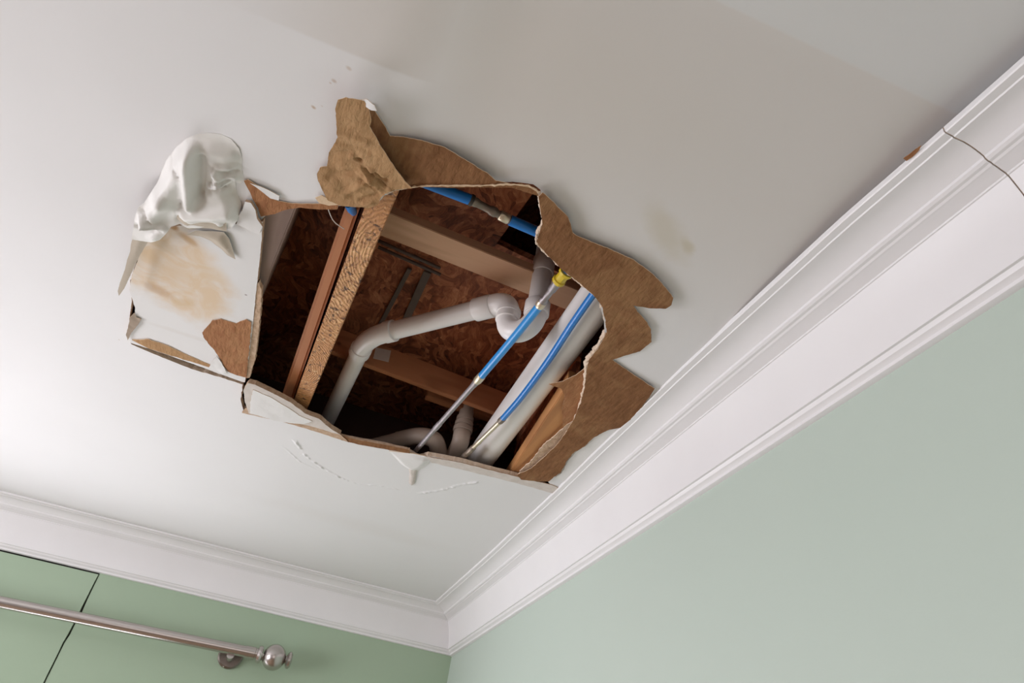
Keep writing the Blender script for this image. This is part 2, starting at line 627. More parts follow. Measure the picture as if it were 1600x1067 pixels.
# ------------------------------------------------------------------ ceiling board with the torn hole
hole_px = [(236, 368), (216, 400), (203, 440), (206, 470), (203, 492), (200, 521), (205, 538), (250, 557), (300, 577), (345, 590), (379, 601),
           (376, 625), (380, 640), (405, 648), (440, 657), (480, 668), (530, 684), (560, 690), (600, 697), (640, 708),
           (652, 716), (668, 712), (720, 722), (760, 733), (800, 743), (835, 752), (866, 768), (856, 752), (868, 738),
           (880, 712), (893, 683), (906, 655), (914, 625), (918, 596), (917, 566), (932, 545), (945, 520), (943, 495),
           (936, 470), (925, 456), (905, 442), (885, 425), (862, 404), (840, 381), (843, 362), (852, 343), (848, 322),
           (843, 303), (832, 294), (800, 290), (765, 291), (735, 291), (700, 291), (665, 291), (648, 293), (622, 297),
           (600, 306), (590, 318), (574, 323), (548, 321), (525, 322), (500, 321), (478, 318), (455, 324), (436, 330),
           (420, 333), (411, 341), (395, 350), (340, 352), (280, 356)]
hole = ragged([at(*p)[:2] for p in hole_px], .006, .0016, 3.0)
wr_px = [(462, 690), (478, 712), (505, 732), (535, 748), (560, 757), (590, 758), (625, 765), (655, 770), (690, 765), (720, 757), (750, 752)]
wr = [at(*p)[:2] for p in wr_px]
wr2_px = [(445, 700), (470, 722), (497, 735)]
wr2 = [at(*p)[:2] for p in wr2_px]
Y1 = at(480, 57).y
Y2 = at(1290, 100).y
Y3 = at(65, 135).y


def relief(x, y):
    """How far the sagging ceiling hangs below its plane."""
    d = 0.0022 * nz(x, y, 2.2, 3) + 0.0008 * nz(x, y, 6, 5)
    p = (x, y)
    # folds added along the joint lines, tilting the ceiling to change its shading
    left = 1 - smoothstep(-.10, .10, x)
    d += 0.05 * max(0, y - Y2) * 0 
    t1 = max(0.0, Y1 - y)
    d -= 0.05 * .15 * (1 - math.exp(-t1 / .15)) * left
    t2 = max(0.0, Y2 - y)
    d += 0.05 * min(t2, .6) * (1 - left)
    d -= 0.06 * max(0.0, min(.95 - y, .95 - Y2)) * (1 - left)
    # crescent of wrinkled paint beyond the hole
    if -.5 < x < .8 and 1.6 < y < 2.3:
        w = poly_d(p, wr, False)
        if w < .02:
            k = math.exp(-(w / .0048) ** 2)
            d += k * .0030 * max(.12, .30 + 1.3 * nz(x, y, 28, 8) + 1.2 * nz(x, y, 90, 4))
        w = poly_d(p, wr2, False)
        if w < .02:
            d += math.exp(-(w / .003) ** 2) * .0022 * (.3 + max(0, nz(x, y, 60, 9)))
    return d


def zc(x, y):
    return Z(H) - relief(x, y)


X0, X1, Y0, Yb = -2.60, XW, -2.50, YW
outer = [(X0 - .1, Y0 - .1), (X1 + .1, Y0 - .1), (X1 + .1, Yb + .1), (X0 - .1, Yb + .1)]
extra = []
rnd = random.Random(2)
xx = -1.0
while xx < .80:
    yy = .10
    while yy < 2.4:
        extra.append((xx + rnd.uniform(-.003, .003), yy + rnd.uniform(-.003, .003)))
        yy += .02
    xx += .02
for line in (wr, wr2):
    for a, b in zip(line, line[1:]):
        a, b = Vector(a), Vector(b)
        L = (b - a).length
        nn = Vector((-(b - a).y, (b - a).x)) / L
        for i in range(int(L / .003)):
            for j in range(-5, 6):
                q = a.lerp(b, i * .003 / L) + nn * j * .0022
                extra.append(q[:])
# densify outer outline
def dens(poly, st):
    out = []
    for i in range(len(poly)):
        a, b = Vector(poly[i]), Vector(poly[(i + 1) % len(poly)])
        k = max(1, int((b - a).length / st))
        out += [a.lerp(b, j / k)[:] for j in range(k)]
    return out
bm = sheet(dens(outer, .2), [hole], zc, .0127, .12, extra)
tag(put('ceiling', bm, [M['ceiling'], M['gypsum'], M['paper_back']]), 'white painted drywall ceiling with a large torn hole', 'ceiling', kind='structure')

# ------------------------------------------------------------------ walls and floor
FL = 0.0
TOPW = Z(1.42)
def struct(name, bm, mt, label=None, parent=None, smooth=False):
    o = put(name, bm, mt, parent, smooth)
    if parent is None:
        o['kind'] = 'structure'
        if label: o['label'] = label
    return o


def wall_with_hole(axis, c0, c1, a0, a1, z0, z1, h):
    """Wall slab between c0 and c1 across its thickness, running a0..a1, with one opening h=(b0,b1,w0,w1)."""
    bm = bmesh.new()
    def bx(b0, b1, w0, w1):
        if axis == 'x': box(b0, c0, w0, b1, c1, w1, bm)
        else: box(c0, b0, w0, c1, b1, w1, bm)
    if h is None:
        bx(a0, a1, z0, z1)
    else:
        b0, b1, w0, w1 = h
        bx(a0, b0, z0, z1); bx(b1, a1, z0, z1); bx(b0, b1, z0, w0); bx(b0, b1, w1, z1)
    return bm


CR = -0.6436
BW = (-1.85, -.35, .72, Z(.20))
struct('wall_right', wall_with_hole('y', XW, XW + .12, Y0, Yb + .12, FL, TOPW, None), M['green_right'], 'pale green painted right wall under the cornice')
struct('wall_back', wall_with_hole('x', YW + .010, YW + .16, X0, XW, FL, TOPW, BW), M['shadow_gap'], 'dark wall framing behind the green boards')
# two green boards skin the back wall and meet in a dark vertical crack
crack = [(Z(.745), .0015), (Z(.70), .003), (Z(.64), .0035), (Z(.60), .005), (Z(.565), .006), (Z(.535), .0035), (Z(.50), .0045), (Z(.47), .0035), (Z(.44), .003), (Z(.30), .003), (.72, .003)]


def skin(side):
    bm = bmesh.new()
    top = Z(.7265) if side < 0 else Z(.80)
    prof = []
    for k, (z, g) in enumerate(crack):
        x = CR + (0.004 * nz(z * 5, 1.3, 3, 4)) + (.003 if z > Z(.56) else (-.003 if z < Z(.50) else 0))
        prof.append((x + side * g * .75, min(z, top)))
    a = X0 if side < 0 else XW
    quads = []
    yf = YW - (.004 if side < 0 else 0.0)
    for (xa, za), (xb, zb) in zip(prof, prof[1:]):
        quads.append(((xa, za), (xb, zb)))
    def prism(pts):
        f1 = [bm.verts.new((x, yf, z)) for x, z in pts]
        f2 = [bm.verts.new((x, YW + .0105, z)) for x, z in pts]
        bm.faces.new(f1); bm.faces.new(f2[::-1])
        for i in range(len(pts)):
            bm.faces.new((f1[i], f2[i], f2[(i + 1) % len(pts)], f1[(i + 1) % len(pts)]))
    lo = BW[3]
    upper = [p for p in prof if p[1] > lo + .02] + [(prof[-1][0], lo + .02)]
    pts = upper + [(a, lo + .02), (a, top)]
    if side < 0:
        pts[-1] = (a, top - .001)
    prism(pts)
    # beside and below the window
    if side < 0:
        prism([(BW[0] - .02, lo + .02), (BW[0] - .02, FL), (a, FL), (a, lo + .02)])
    else:
        prism([(XW, lo + .02), (XW, FL), (BW[1] + .02, FL), (BW[1] + .02, lo + .02)])
        prism([(BW[1] + .02, BW[2] - .02), (BW[1] + .02, FL), (BW[0] - .02, FL), (BW[0] - .02, BW[2] - .02)])
    bmesh.ops.recalc_face_normals(bm, faces=bm.faces[:])
    return bm


M['green_back'] = mat_green('green_board_paint', (.36, .47, .34), (.40, .51, .375), .42)
struct('wall_back', skin(-1), M['green_back'], 'green board on the back wall, left of the vertical crack')
struct('wall_back', skin(1), M['green_back'], 'green board on the back wall, right of the vertical crack')
LW = (.6, 2.4, .85, 2.0)
FWn = (-1.5, .3, .85, 2.05)
struct('wall_left', wall_with_hole('y', X0 - .12, X0, Y0, Yb + .12, FL, TOPW, LW), M['wall_white'], 'pale left wall with a window')
struct('wall_front', wall_with_hole('x', Y0 - .12, Y0, X0 - .12, XW + .12, FL, TOPW, FWn), M['wall_white'], 'pale front wall with an opening added for the fill')
struct('floor', box(X0 - .12, Y0 - .12, -.1, XW + .12, Yb + .16, FL), M['floor'], 'wood floor of the room')
struct('roof_deck', box(X0 - .12, Y0 - .12, TOPW, XW + .12, Yb + .16, TOPW + .05), M['osb'], 'dark board deck closing the space above the subfloor')


def window(name, axis, c, b0, b1, w0, w1):
    bm = bmesh.new()
    t, d = .05, .03
    def bx(p0, p1, q0, q1, dd=d):
        if axis == 'x': box(p0, c - dd, q0, p1, c + dd, q1, bm)
        else: box(c - dd, p0, q0, c + dd, p1, q1, bm)
    bx(b0, b0 + t, w0, w1); bx(b1 - t, b1, w0, w1); bx(b0 + t, b1 - t, w0, w0 + t); bx(b0 + t, b1 - t, w1 - t, w1)
    bx((b0 + b1) / 2 - .02, (b0 + b1) / 2 + .02, w0 + t, w1 - t, .02)
    o = struct(name, bm, M['trim'], 'white framed window')
    bm = bmesh.new()
    if axis == 'x': box(b0 + t, c - .003, w0 + t, b1 - t, c + .003, w1 - t, bm)
    else: box(c - .003, b0 + t, w0 + t, c + .003, b1 - t, w1 - t, bm)
    return o


window('window_1', 'x', YW + .09, *BW)
window('window_2', 'y', X0 - .06, *LW)
window('fill_window', 'x', Y0 - .06, *FWn)  # unseen window added to frame the front fill lamp

# ------------------------------------------------------------------ crown moulding
# (projection from the wall, drop from the ceiling)
prof = [(.155, -.004), (.155, .0045), (.1535, .0065), (.142, .0075), (.1405, .0095)]
for i in range(1, 8):          # upper cove
    t = i / 8
    prof.append((.1405 - .046 * t, .0095 + .0125 * t + .0050 * math.sin(math.pi * t) * -1))
prof += [(.0945, .0225), (.0935, .0265), (.0895, .0295), (.0850, .0300), (.0820, .0325), (.0790, .0330), (.0700, .0375), (.0630, .0405), (.0620, .0430), (.0600, .0435)]
for i in range(1, 9):          # long lower face, slightly hollow
    t = i / 9
    prof.append((.0600 - .0310 * t - .006 * math.sin(math.pi * t), .0435 + .102 * t))
prof += [(.0290, .1450), (.0285, .1475), (.0240, .1480), (.0225, .1500), (.0200, .1545), (.0150, .1570), (.0120, .1600), (.0110, .1655), (.0060, .1672), (-.002, .1672)]
prof = [(a, b) for a, b in prof]

bow = [(-2.5, .668), (.25, .6655), (.41, .661), (.62, .6535), (1.07, .6520), (1.45, .6580), (1.81, .6660), (2.4, .672), (3.0, .6690), (3.3, .6680)]
def topx(y):
    for (a, p), (b, q) in zip(bow, bow[1:]):
        if y <= b:
            t = (y - a) / (b - a)
            t = t * t * (3 - 2 * t) * .5 + t * .5
            return p + (q - p) * t
    return bow[-1][1]


def cornice_y(ya, yb, miter_end, skew=0.0):
    bm = bmesh.new()
    ys = [ya + (yb - ya) * i / 60 for i in range(61)]
    rows = []
    for y in ys:
        row = []
        for (p, d) in prof:
            k = smoothstep(.02, .15, p)
            sx = (XW - p) + (topx(y) - (XW - .155)) * k
            yy = y
            if miter_end and y == ys[-1]:
                yy = YW - p
            wob = .0006 * nz(y * 3, p * 20, 1, 2)
            row.append(bm.verts.new((sx + wob, min(yy, YW - p) if miter_end else yy, Z(H) - d + wob)))
        rows.append(row)
    for a, b in zip(rows, rows[1:]):
        for i in range(len(a) - 1):
            bm.faces.new((a[i], a[i + 1], b[i + 1], b[i]))
    for r, fl in ((rows[0], 0), (rows[-1], 1)):
        c = bm.verts.new((XW - .002, r[0].co.y if not (fl and miter_end) else YW - .002, Z(H) + .004))
        for i in range(len(r) - 1):
            bm.faces.new((r[i], r[i + 1], c))
    bmesh.ops.recalc_face_normals(bm, faces=bm.faces[:])
    return bm


def cornice_x(xa, xb):
    bm = bmesh.new()
    rows = []
    xs = [xa + (xb - xa) * i / 60 for i in range(61)]
    for x in xs:
        row = []
        for (p, d) in prof:
            ytop = YW - p
            k = smoothstep(.02, .15, p)
            endx = (XW - p) + (topx(ytop) - (XW - .155)) * k
            xx = min(x, endx) if x != xs[-1] else endx
            row.append(bm.verts.new((xx, ytop - .004 * k * smoothstep(.3, -1.4, x), Z(H) - d + .0006 * nz(x * 3, p * 20, 1, 7))))
        rows.append(row)
    for a, b in zip(rows, rows[1:]):
        for i in range(len(a) - 1):
            bm.faces.new((a[i], a[i + 1], b[i + 1], b[i]))
    bmesh.ops.recalc_face_normals(bm, faces=bm.faces[:])
    bmesh.ops.remove_doubles(bm, verts=bm.verts[:], dist=1e-6)
    return bm


JY = at(1475, 202).y
def trim(name, bm, label):
    o = put(name, bm, M['trim'], None, True, 25)
    tag(o, label, kind='structure')
trim('trim_1', cornice_y(JY + .0012, YW, True), 'white crown moulding on the right wall from the corner to the joint')
trim('trim_2', cornice_y(Y0, JY - .0008, False), 'white crown moulding on the right wall, short length past the joint')
trim('trim_3', cornice_x(X0, XW), 'white crown moulding along the back wall')
# dark joint behind the gap between the two lengths
bm = bmesh.new()
pp = [(max(p - .0022, -.002), d - .0022) for p, d in prof]
r1, r2 = [], []
for y, r in ((JY - .004, r1), (JY + .004, r2)):
    for p, d in pp:
        k = smoothstep(.02, .15, p)
        r.append(bm.verts.new(((XW - p) + (topx(y) - (XW - .155)) * k, y, Z(H) - d)))
for i in range(len(r1) - 1):
    bm.faces.new((r1[i], r1[i + 1], r2[i + 1], r2[i]))
trim('trim_4', bm, 'dull caulk filling the joint of the crown moulding')
bpy.data.objects['trim_4'].data.materials[0] = M['core_dark']

# ------------------------------------------------------------------ structure above the ceiling
SUB = 1.20
TOPD = H + .0127 + .003
# subfloor with a cut-out where the riser goes up
cut = [at(px, py, SUB)[:2] for px, py in ((834, 300), (776, 380), (812, 398), (905, 440), (905, 300))]
bm = sheet([(X0, Y0), (XW, Y0), (XW, Yb), (X0, Yb)], [dens(cut, .02)], lambda x, y: Z(SUB), .018, .3)
tag(put('subfloor', bm, [M['osb'], M['osb'], M['osb']]), 'reddish strand board subfloor above the joists', 'subfloor', kind='structure')


def member(pl, pr, h0, h1, ext0=.5, ext1=.9, bev=.002):
    """A board on edge: pl/pr are its two lower edges (world pairs of points near, far)."""
    bm = bmesh.new()
    (a0, a1), (b0, b1) = pl, pr
    da = (a1 - a0).normalized(); db = (b1 - b0).normalized()
    q = [a0 - da * ext0, a1 + da * ext1, b1 + db * ext1, b0 - db * ext0]
    lo = [bm.verts.new((p.x, p.y, Z(h0))) for p in q]
    hi = [bm.verts.new((p.x, p.y, Z(h1))) for p in q]
    bm.faces.new(lo); bm.faces.new(hi[::-1])
    for i in range(4):
        bm.faces.new((lo[i], hi[i], hi[(i + 1) % 4], lo[(i + 1) % 4]))
    bmesh.ops.recalc_face_normals(bm, faces=bm.faces[:])
    if bev:
        bmesh.ops.bevel(bm, geom=bm.edges[:], offset=bev, segments=2, affect='EDGES')
    return bm


def ab(p, q, h):
    return (at(*p, h), at(*q, h))


# I-joist whose strand flange shows along the left of the hole
t = thing('floor_joist', at(540, 450, TOPD), 'wide light brown floor joist with chipped strand face, left of the white pipes', 'floor joist')
put('bottom_flange', member(ab((562, 345), (466, 606), TOPD), ab((604, 345), (494, 606), TOPD), TOPD, TOPD + .040, .15, .2), M['flange'], t)
c0, c1 = (at(585, 345, TOPD), at(481, 606, TOPD))
dx = Vector((.006, 0, 0))
put('web', member((c0 - dx, c1 - dx), (c0 + dx, c1 + dx), TOPD + .04, SUB - .04, .15, .2, 0), M['osb_web'], t)
put('top_flange', member((c0 - dx * 4, c1 - dx * 4), (c0 + dx * 4, c1 + dx * 4), SUB - .04, SUB, .15, .2), M['joist_red'], t)

hh = TOPD + .02
o = put('joist_board', member(ab((532, 345), (446, 600), hh), ab((555, 345), (466, 600), hh), hh, hh + .16, .15, .2, .006), M['joist_red'])
tag(o, 'narrow reddish board running beside the wide chipped joist, on its dark side', 'joist board')
hh = TOPD + .002
o = put('joist_board', member(ab((400, 350), (352, 454), hh), ab((453, 350), (411, 454), hh), hh, SUB, .15, .2, .003), M['joist_dark'])
tag(o, 'greyish board just inside the left edge of the hole, beside the stained panel', 'joist board')

# right joist: orange flange beside the big pipe
t = thing('floor_joist', at(840, 680, TOPD), 'orange brown floor joist at the right of the thick pipe, behind the torn edge', 'floor joist')
hh = TOPD + .0005
put('bottom_flange', member(ab((887, 600), (800, 733), hh), ab((940, 620), (853, 753), hh), hh, hh + .040, .0, .1), M['joist_orange'], t)
e0, e1 = at(900, 605, hh), at(813, 738, hh)
put('web', member((e0 - dx, e1 - dx), (e0 + dx, e1 + dx), hh + .04, SUB - .04, .0, .1, 0), M['osb_web'], t)
put('top_flange', member((e0 - dx * 4, e1 - dx * 4), (e0 + dx * 4, e1 + dx * 4), SUB - .04, SUB, .0, .1), M['joist_red'], t)


def cross(p_near, q_near, h0, width, top_px, x0, x1, name, mt, label, hmax=9):
    """A block spanning between joists; p/q lie on its near lower edge."""
    a, b = at(*p_near, h0), at(*q_near, h0)
    d = (b - a) / (b.x - a.x)
    A = a + d * (x0 - a.x); B = a + d * (x1 - a.x)
    v = ray(*top_px)
    # height where the sight line over its near top edge meets the near face
    # near face: y = a.y + d.y*(x-a.x)
    k = (a.y - d.y * a.x) / (v.y - d.y * v.x)
    h1 = min(v.z * k, hmax)
    bm = bmesh.new()
    n = Vector((0, width, 0))
    q = [A, B, B + n, A + n]
    lo = [bm.verts.new((p.x, p.y, Z(h0))) for p in q]
    hi = [bm.verts.new((p.x, p.y, Z(h1))) for p in q]
    bm.faces.new(lo); bm.faces.new(hi[::-1])
    for i in range(4):
        bm.faces.new((lo[i], hi[i], hi[(i + 1) % 4], lo[(i + 1) % 4]))
    bmesh.ops.recalc_face_normals(bm, faces=bm.faces[:])
    bmesh.ops.bevel(bm, geom=bm.edges[:], offset=.0015, segments=2, affect='EDGES')
    o = put(name, bm, mt)
    tag(o, label, 'wood block')
    return o, h0, h1


_, _, hb1 = cross((611, 334), (819, 419), 1.10, .078, (705, 359), -.028, .52, 'blocking_board', M['lumber'],
      'pale wood block crossing between the joists near the top of the hole')
_, _, hb2 = cross((530, 552), (700, 616), 1.06, .020, (606, 542), -.075, .55, 'blocking_board', M['lumber_red'],
      'reddish brown wood block crossing behind the elbow of the white pipe')
cross((667, 617), (760, 650), 1.085, .030, (740, 600), at(667, 617, 1.085).x, .55, 'blocking_board', M['lumber_red'],
      'short wood block under the far edge of the reddish block, by the metal tube', 1.16)


# added near-black board, its colour giving the far bay its deep shade
o = put('shade_board', box(-.6, 2.18, Z(TOPD + .03), XW - .01, 2.22, Z(SUB - .001)), M['bay_shade'])
tag(o, 'added near-black board for the deep shade far behind the hole', 'shade board')

# ------------------------------------------------------------------ drain pipes
def hub(p, q, r, bm=None):
    return tube([p, p.lerp(q, .04), p.lerp(q, .96), q], [r - .001, r, r, r - .001], 32, bm)


R1 = .0228
t = thing('drain_pipe', at(690, 500, 1.0), 'white plastic drain pipe with trap and elbow hanging in the middle of the hole', 'drain pipe')
hA = 1.030
E = at(573, 527, hA)                    # elbow corner
tail = at(512, 656, hA - .003)
arm_end = at(792, 472, hA + .016)
armd = (arm_end - E).normalized()
taild = (tail - E).normalized()
put('pipe', tube([E + taild * .055, tail + taild * .02], R1, 32), M['pvc'], t, True, 40)
put('pipe', tube([E + armd * .055, arm_end - armd * .07], R1, 32), M['pvc'], t, True, 40)
a, b = E + taild * .060, E + armd * .060
pts = []
for i in range(17):
    s = i / 16
    pts.append((a * (1 - s) ** 2) + (E * 2 * s * (1 - s)) + (b * s ** 2))
e = put('elbow', tube(pts, R1 + .0025, 32), M['pvc_hub'], t, True, 40)
put('hub_ring', hub(E + taild * .052, E + taild * .080, R1 + .005), M['pvc_hub'], e, True, 40)
put('hub_ring', hub(E + armd * .058, E + armd * .084, R1 + .005), M['pvc_hub'], e, True, 40)
# trap: riser down, U bend, short leg up to the arm
V0 = at(838, 490, .990)
L0 = at(793, 499, .990)
riser = Vector((V0.x, V0.y, 0))
mid = (V0 + L0) / 2
rad = (V0 - L0).length / 2
u = (V0 - L0).normalized()
pts = []
for i in range(25):
    an = math.pi * i / 24
    pts.append(mid - u * rad * math.cos(an) - Vector((0, 0, 1)) * max(rad, .042) * math.sin(an))
trap = put('trap_bend', tube(pts, R1 + .0015, 32), M['pvc_hub'], t, True, 40)
put('hub_ring', hub(V0 - Vector((0, 0, .003)), V0 + Vector((0, 0, .030)), R1 + .0055), M['pvc_hub'], trap, True, 40)
put('hub_ring', hub(L0 - Vector((0, 0, .004)), L0 + Vector((0, 0, .006)), R1 + .0045), M['pvc_hub'], trap, True, 40)
put('hub_ring', hub(L0 + Vector((0, 0, .014)), L0 + Vector((0, 0, .024)), R1 + .0050), M['pvc_hub'], trap, True, 40)
a, b = L0 + Vector((0, 0, .006)), arm_end - armd * .045
c = Vector((L0.x, L0.y, arm_end.z + .006))
pts = [(a * (1 - s) ** 2) + (c * 2 * s * (1 - s)) + (b * s ** 2) for s in [i / 20 for i in range(21)]]
el2 = put('elbow', tube(pts, R1 + .003, 32), M['pvc_hub'], t, True, 40)
put('hub_ring', hub(b - armd * .038, b + armd * .008, R1 + .005), M['pvc_hub'], el2, True, 40)
rp = put('riser_pipe', tube([V0 + Vector((0, 0, .02)), Vector((riser.x, riser.y, Z(1.38)))], R1, 32), M['pvc'], t, True, 40)
zz = at_y(846, 404, riser.y).z
put('hub_ring', hub(Vector((riser.x, riser.y, zz - .045)), Vector((riser.x, riser.y, zz)), R1 + .003), M['pvc_hub'], rp, True, 40)

# thick pipe along the joist
R2 = .0418
hB = TOPD + R2 + .0205
pa, pb = at(934, 466, hB), at(762, 700, hB)
d = (pb - pa).normalized()
t = thing('waste_pipe', pb, 'thick white plastic waste pipe running along the right side of the hole', 'waste pipe')
put('pipe', tube([pa - d * .35, pb + d * .2], R2, 48), M['pvc'], t, True, 40)

# dim pipes deep in the bay
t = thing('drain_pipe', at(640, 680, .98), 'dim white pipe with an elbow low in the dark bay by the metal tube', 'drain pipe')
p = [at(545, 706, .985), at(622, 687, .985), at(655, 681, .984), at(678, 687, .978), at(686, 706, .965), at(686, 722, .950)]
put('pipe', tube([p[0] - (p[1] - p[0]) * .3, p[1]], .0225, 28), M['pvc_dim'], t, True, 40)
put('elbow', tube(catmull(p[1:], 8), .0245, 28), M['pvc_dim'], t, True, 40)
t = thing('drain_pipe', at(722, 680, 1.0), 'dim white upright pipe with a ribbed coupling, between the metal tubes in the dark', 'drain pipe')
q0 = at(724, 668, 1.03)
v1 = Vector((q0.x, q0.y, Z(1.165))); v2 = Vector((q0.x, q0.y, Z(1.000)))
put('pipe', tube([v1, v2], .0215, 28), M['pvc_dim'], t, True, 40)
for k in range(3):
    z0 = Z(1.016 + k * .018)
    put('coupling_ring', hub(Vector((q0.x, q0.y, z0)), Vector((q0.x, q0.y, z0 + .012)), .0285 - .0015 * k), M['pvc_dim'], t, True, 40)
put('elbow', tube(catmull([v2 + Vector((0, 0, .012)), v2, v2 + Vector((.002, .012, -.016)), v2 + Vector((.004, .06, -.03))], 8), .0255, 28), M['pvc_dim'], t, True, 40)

# ------------------------------------------------------------------ blue water tubes
RT = .0088
hT = TOPD + .0095
t = thing('water_tube', at(790, 540, hT), 'light blue water tube with long metal end crossing under the pipe trap', 'water tube')
A, B, C = at(843, 478, hT - .008), at(752, 588, hT - .012), at(655, 698, hT - .003)
put('blue_sleeve', tube(catmull([A, A.lerp(B, .5) + Vector((.001, 0, 0)), B], 8), RT, 24), M['blue2'], t, True, 40)
k = put('metal_tube', tube([B, B.lerp(C, .06), B.lerp(C, .10), B.lerp(C, .12), C, C + (C - B) * .25], [.0088, .0088, .0075, .0068, .0068, .0068], 20), M['steel'], t, True, 40)
put('crimp_ring', tube([B.lerp(C, -.01), B.lerp(C, .0), B.lerp(C, .05), B.lerp(C, .06)], [.009, .0102, .0102, .009], 24), M['brass'], k, True, 40)
put('crimp_ring', tube([B.lerp(C, .62), B.lerp(C, .63), B.lerp(C, .70), B.lerp(C, .71)], [.0068, .0078, .0078, .0068], 24), M['steel'], k, True, 40)
D = at(872, 440, hT + .002)
k = put('metal_tube', tube([A, A.lerp(D, .25), A.lerp(D, .30), A.lerp(D, .62), A.lerp(D, .66), D], [.0088, .0088, .0066, .0066, .0085, .0085], 20), M['steel'], t, True, 40)
put('crimp_ring', tube([A.lerp(D, -.03), A.lerp(D, .0), A.lerp(D, .14), A.lerp(D, .17)], [.009, .0100, .0100, .009], 24), M['brass'], k, True, 40)
G = at(886, 424, hT + .004)
k = put('yellow_collar', tube([D.lerp(G, -.15), D.lerp(G, 0), D.lerp(G, .2), D.lerp(G, .25), D.lerp(G, .75), D.lerp(G, .8), G], [.008, .0135, .0135, .011, .011, .0145, .0145], 12), M['yellow'], t, True, 30)
put('blue_cap', tube([G, G + (G - D) * .35], .0095, 18), M['blue'], k, True, 40)

t = thing('water_tube', at(860, 560, hT), 'bright blue water tube lying against the thick white pipe', 'water tube')
pts = [at(950, 428, hT), at(925, 462, hT), at(893, 508, hT - .001), at(855, 566, hT), at(815, 620, hT), at(784, 656, hT)]
put('blue_sleeve', tube(catmull(pts, 8), .0078, 24), M['blue'], t, True, 40)
B, C = pts[-1], at(722, 716, hT)
k = put('metal_tube', tube([B, B.lerp(C, .5), B.lerp(C, .55), B.lerp(C, .6), C + (C - B) * .3], [.0062, .0060, .0072, .0060, .0064], 20), M['brass'], t, True, 40)
put('crimp_ring', tube([B.lerp(C, -.05), B.lerp(C, -.03), B.lerp(C, .03), B.lerp(C, .05)], [.007, .0086, .0086, .007], 24), M['darkmetal'], k, True, 40)
put('crimp_ring', tube([B.lerp(C, .68), B.lerp(C, .70), B.lerp(C, 1.2)], [.006, .0082, .0082], 24), M['darkmetal'], k, True, 40)

hU = .955
t = thing('water_tube', at(770, 330, hU), 'dark blue water tube with a tarnished joint along the top edge of the hole', 'water tube')
A, B = at(640, 276, hU), at(737, 313, hU)
put('blue_sleeve', tube([A, B], .0100, 24), M['blue'], t, True, 40)
C, D, E2 = at(797, 344, hU), at(846, 365, hU), at(880, 380, hU)
put('blue_sleeve', tube([C, D, E2], .0100, 24), M['blue'], t, True, 40)
k = put('metal_joint', tube([B, B.lerp(C, .12), B.lerp(C, .16), B.lerp(C, .45), B.lerp(C, .5), B.lerp(C, .62), B.lerp(C, .66), C], [.009, .009, .0075, .0072, .0092, .0092, .0072, .0078], 20), M['darkmetal'], t, True, 40)
put('crimp_ring', tube([B.lerp(C, -.05), B.lerp(C, -.04), B.lerp(C, .03), B.lerp(C, .04)], [.0098, .0112, .0112, .0098], 24), M['black'], k, True, 40)
put('crimp_ring', tube([B.lerp(C, .72), B.lerp(C, .74), B.lerp(C, .95), B.lerp(C, .97)], [.0085, .0098, .0098, .0085], 24), M['brass'], k, True, 40)

A, B = at(545, 318, TOPD + .012), at(553, 333, TOPD + .02)
o = put('tube_stub', tube([A, A.lerp(B, .6), B], [.009, .009, .006], 16), M['blue'], None, True, 40)
tag(o, 'small blue tube end poking out at the top left edge of the hole', 'tube end')

o = put('loose_wire', tube(catmull([at(512, 318, TOPD + .006), at(514, 330, TOPD + .006), at(522, 346, TOPD + .006), at(538, 358, TOPD + .008)], 8), .0009, 8), M['wire'], None, True)
tag(o, 'thin pale wire curling down in the dark bay, left of the joists', 'wire')

for dy, lab in ((0, 'upper of the two thin dark cables across the strand board subfloor'), (10, 'lower of the two thin dark cables across the strand board subfloor')):
    P, Q = at(600, 380 + dy, SUB - .012), at(688, 419 + dy, SUB - .012)
    o = put('cable', tube([P - (Q - P) * .1, Q], .0045, 12), M['strap'], None, True)
    tag(o, lab, 'cable')
P, Q = at(668, 425, SUB - .006), at(632, 505, SUB - .006)
o = put('subfloor_strip', member((P + Vector((-.010, 0, 0)), Q + Vector((-.010, 0, 0))), (P + Vector((.010, 0, 0)), Q + Vector((.010, 0, 0))), SUB - .008, SUB - .002, 0, 0, .001), M['strap'])
tag(o, 'dark grey strap on the subfloor above the sloping white pipe', 'strap')
P, Q = at(640, 420, SUB - .006), at(590, 515, SUB - .006)  # narrow dark strip lying on the subfloor
o = put('subfloor_strip', member((P + Vector((-.006, 0, 0)), Q + Vector((-.006, 0, 0))), (P + Vector((.006, 0, 0)), Q + Vector((.006, 0, 0))), SUB - .008, SUB - .002, 0, 0, .001), M['strap'])
tag(o, 'narrower dark strip on the subfloor, left of the strap', 'strap')

# blank label on the reddish block
a, b = at(530, 552, 1.06), at(700, 616, 1.06)
dd = (b - a).normalized()
def on_block(px, py):
    v = ray(px, py)
    k = (a.y - dd.y / dd.x * a.x) / (v.y - dd.y / dd.x * v.x)
    return Vector((v.x * k, v.y * k - .0012, EYE + v.z * k))
bm = bmesh.new()
f = [bm.verts.new(on_block(*p)) for p in ((587, 543), (611, 548), (607, 566), (583, 560))]
g = [bm.verts.new(v.co + Vector((0, .0008, 0))) for v in f]
bm.faces.new(f); bm.faces.new(g[::-1])
for i in range(4): bm.faces.new((f[i], f[(i + 1) % 4], g[(i + 1) % 4], g[i]))
bmesh.ops.recalc_face_normals(bm, faces=bm.faces[:])
tag(put('paper_label', bm, M['label']), 'small pale paper label stuck on the reddish block behind the elbow', 'label')

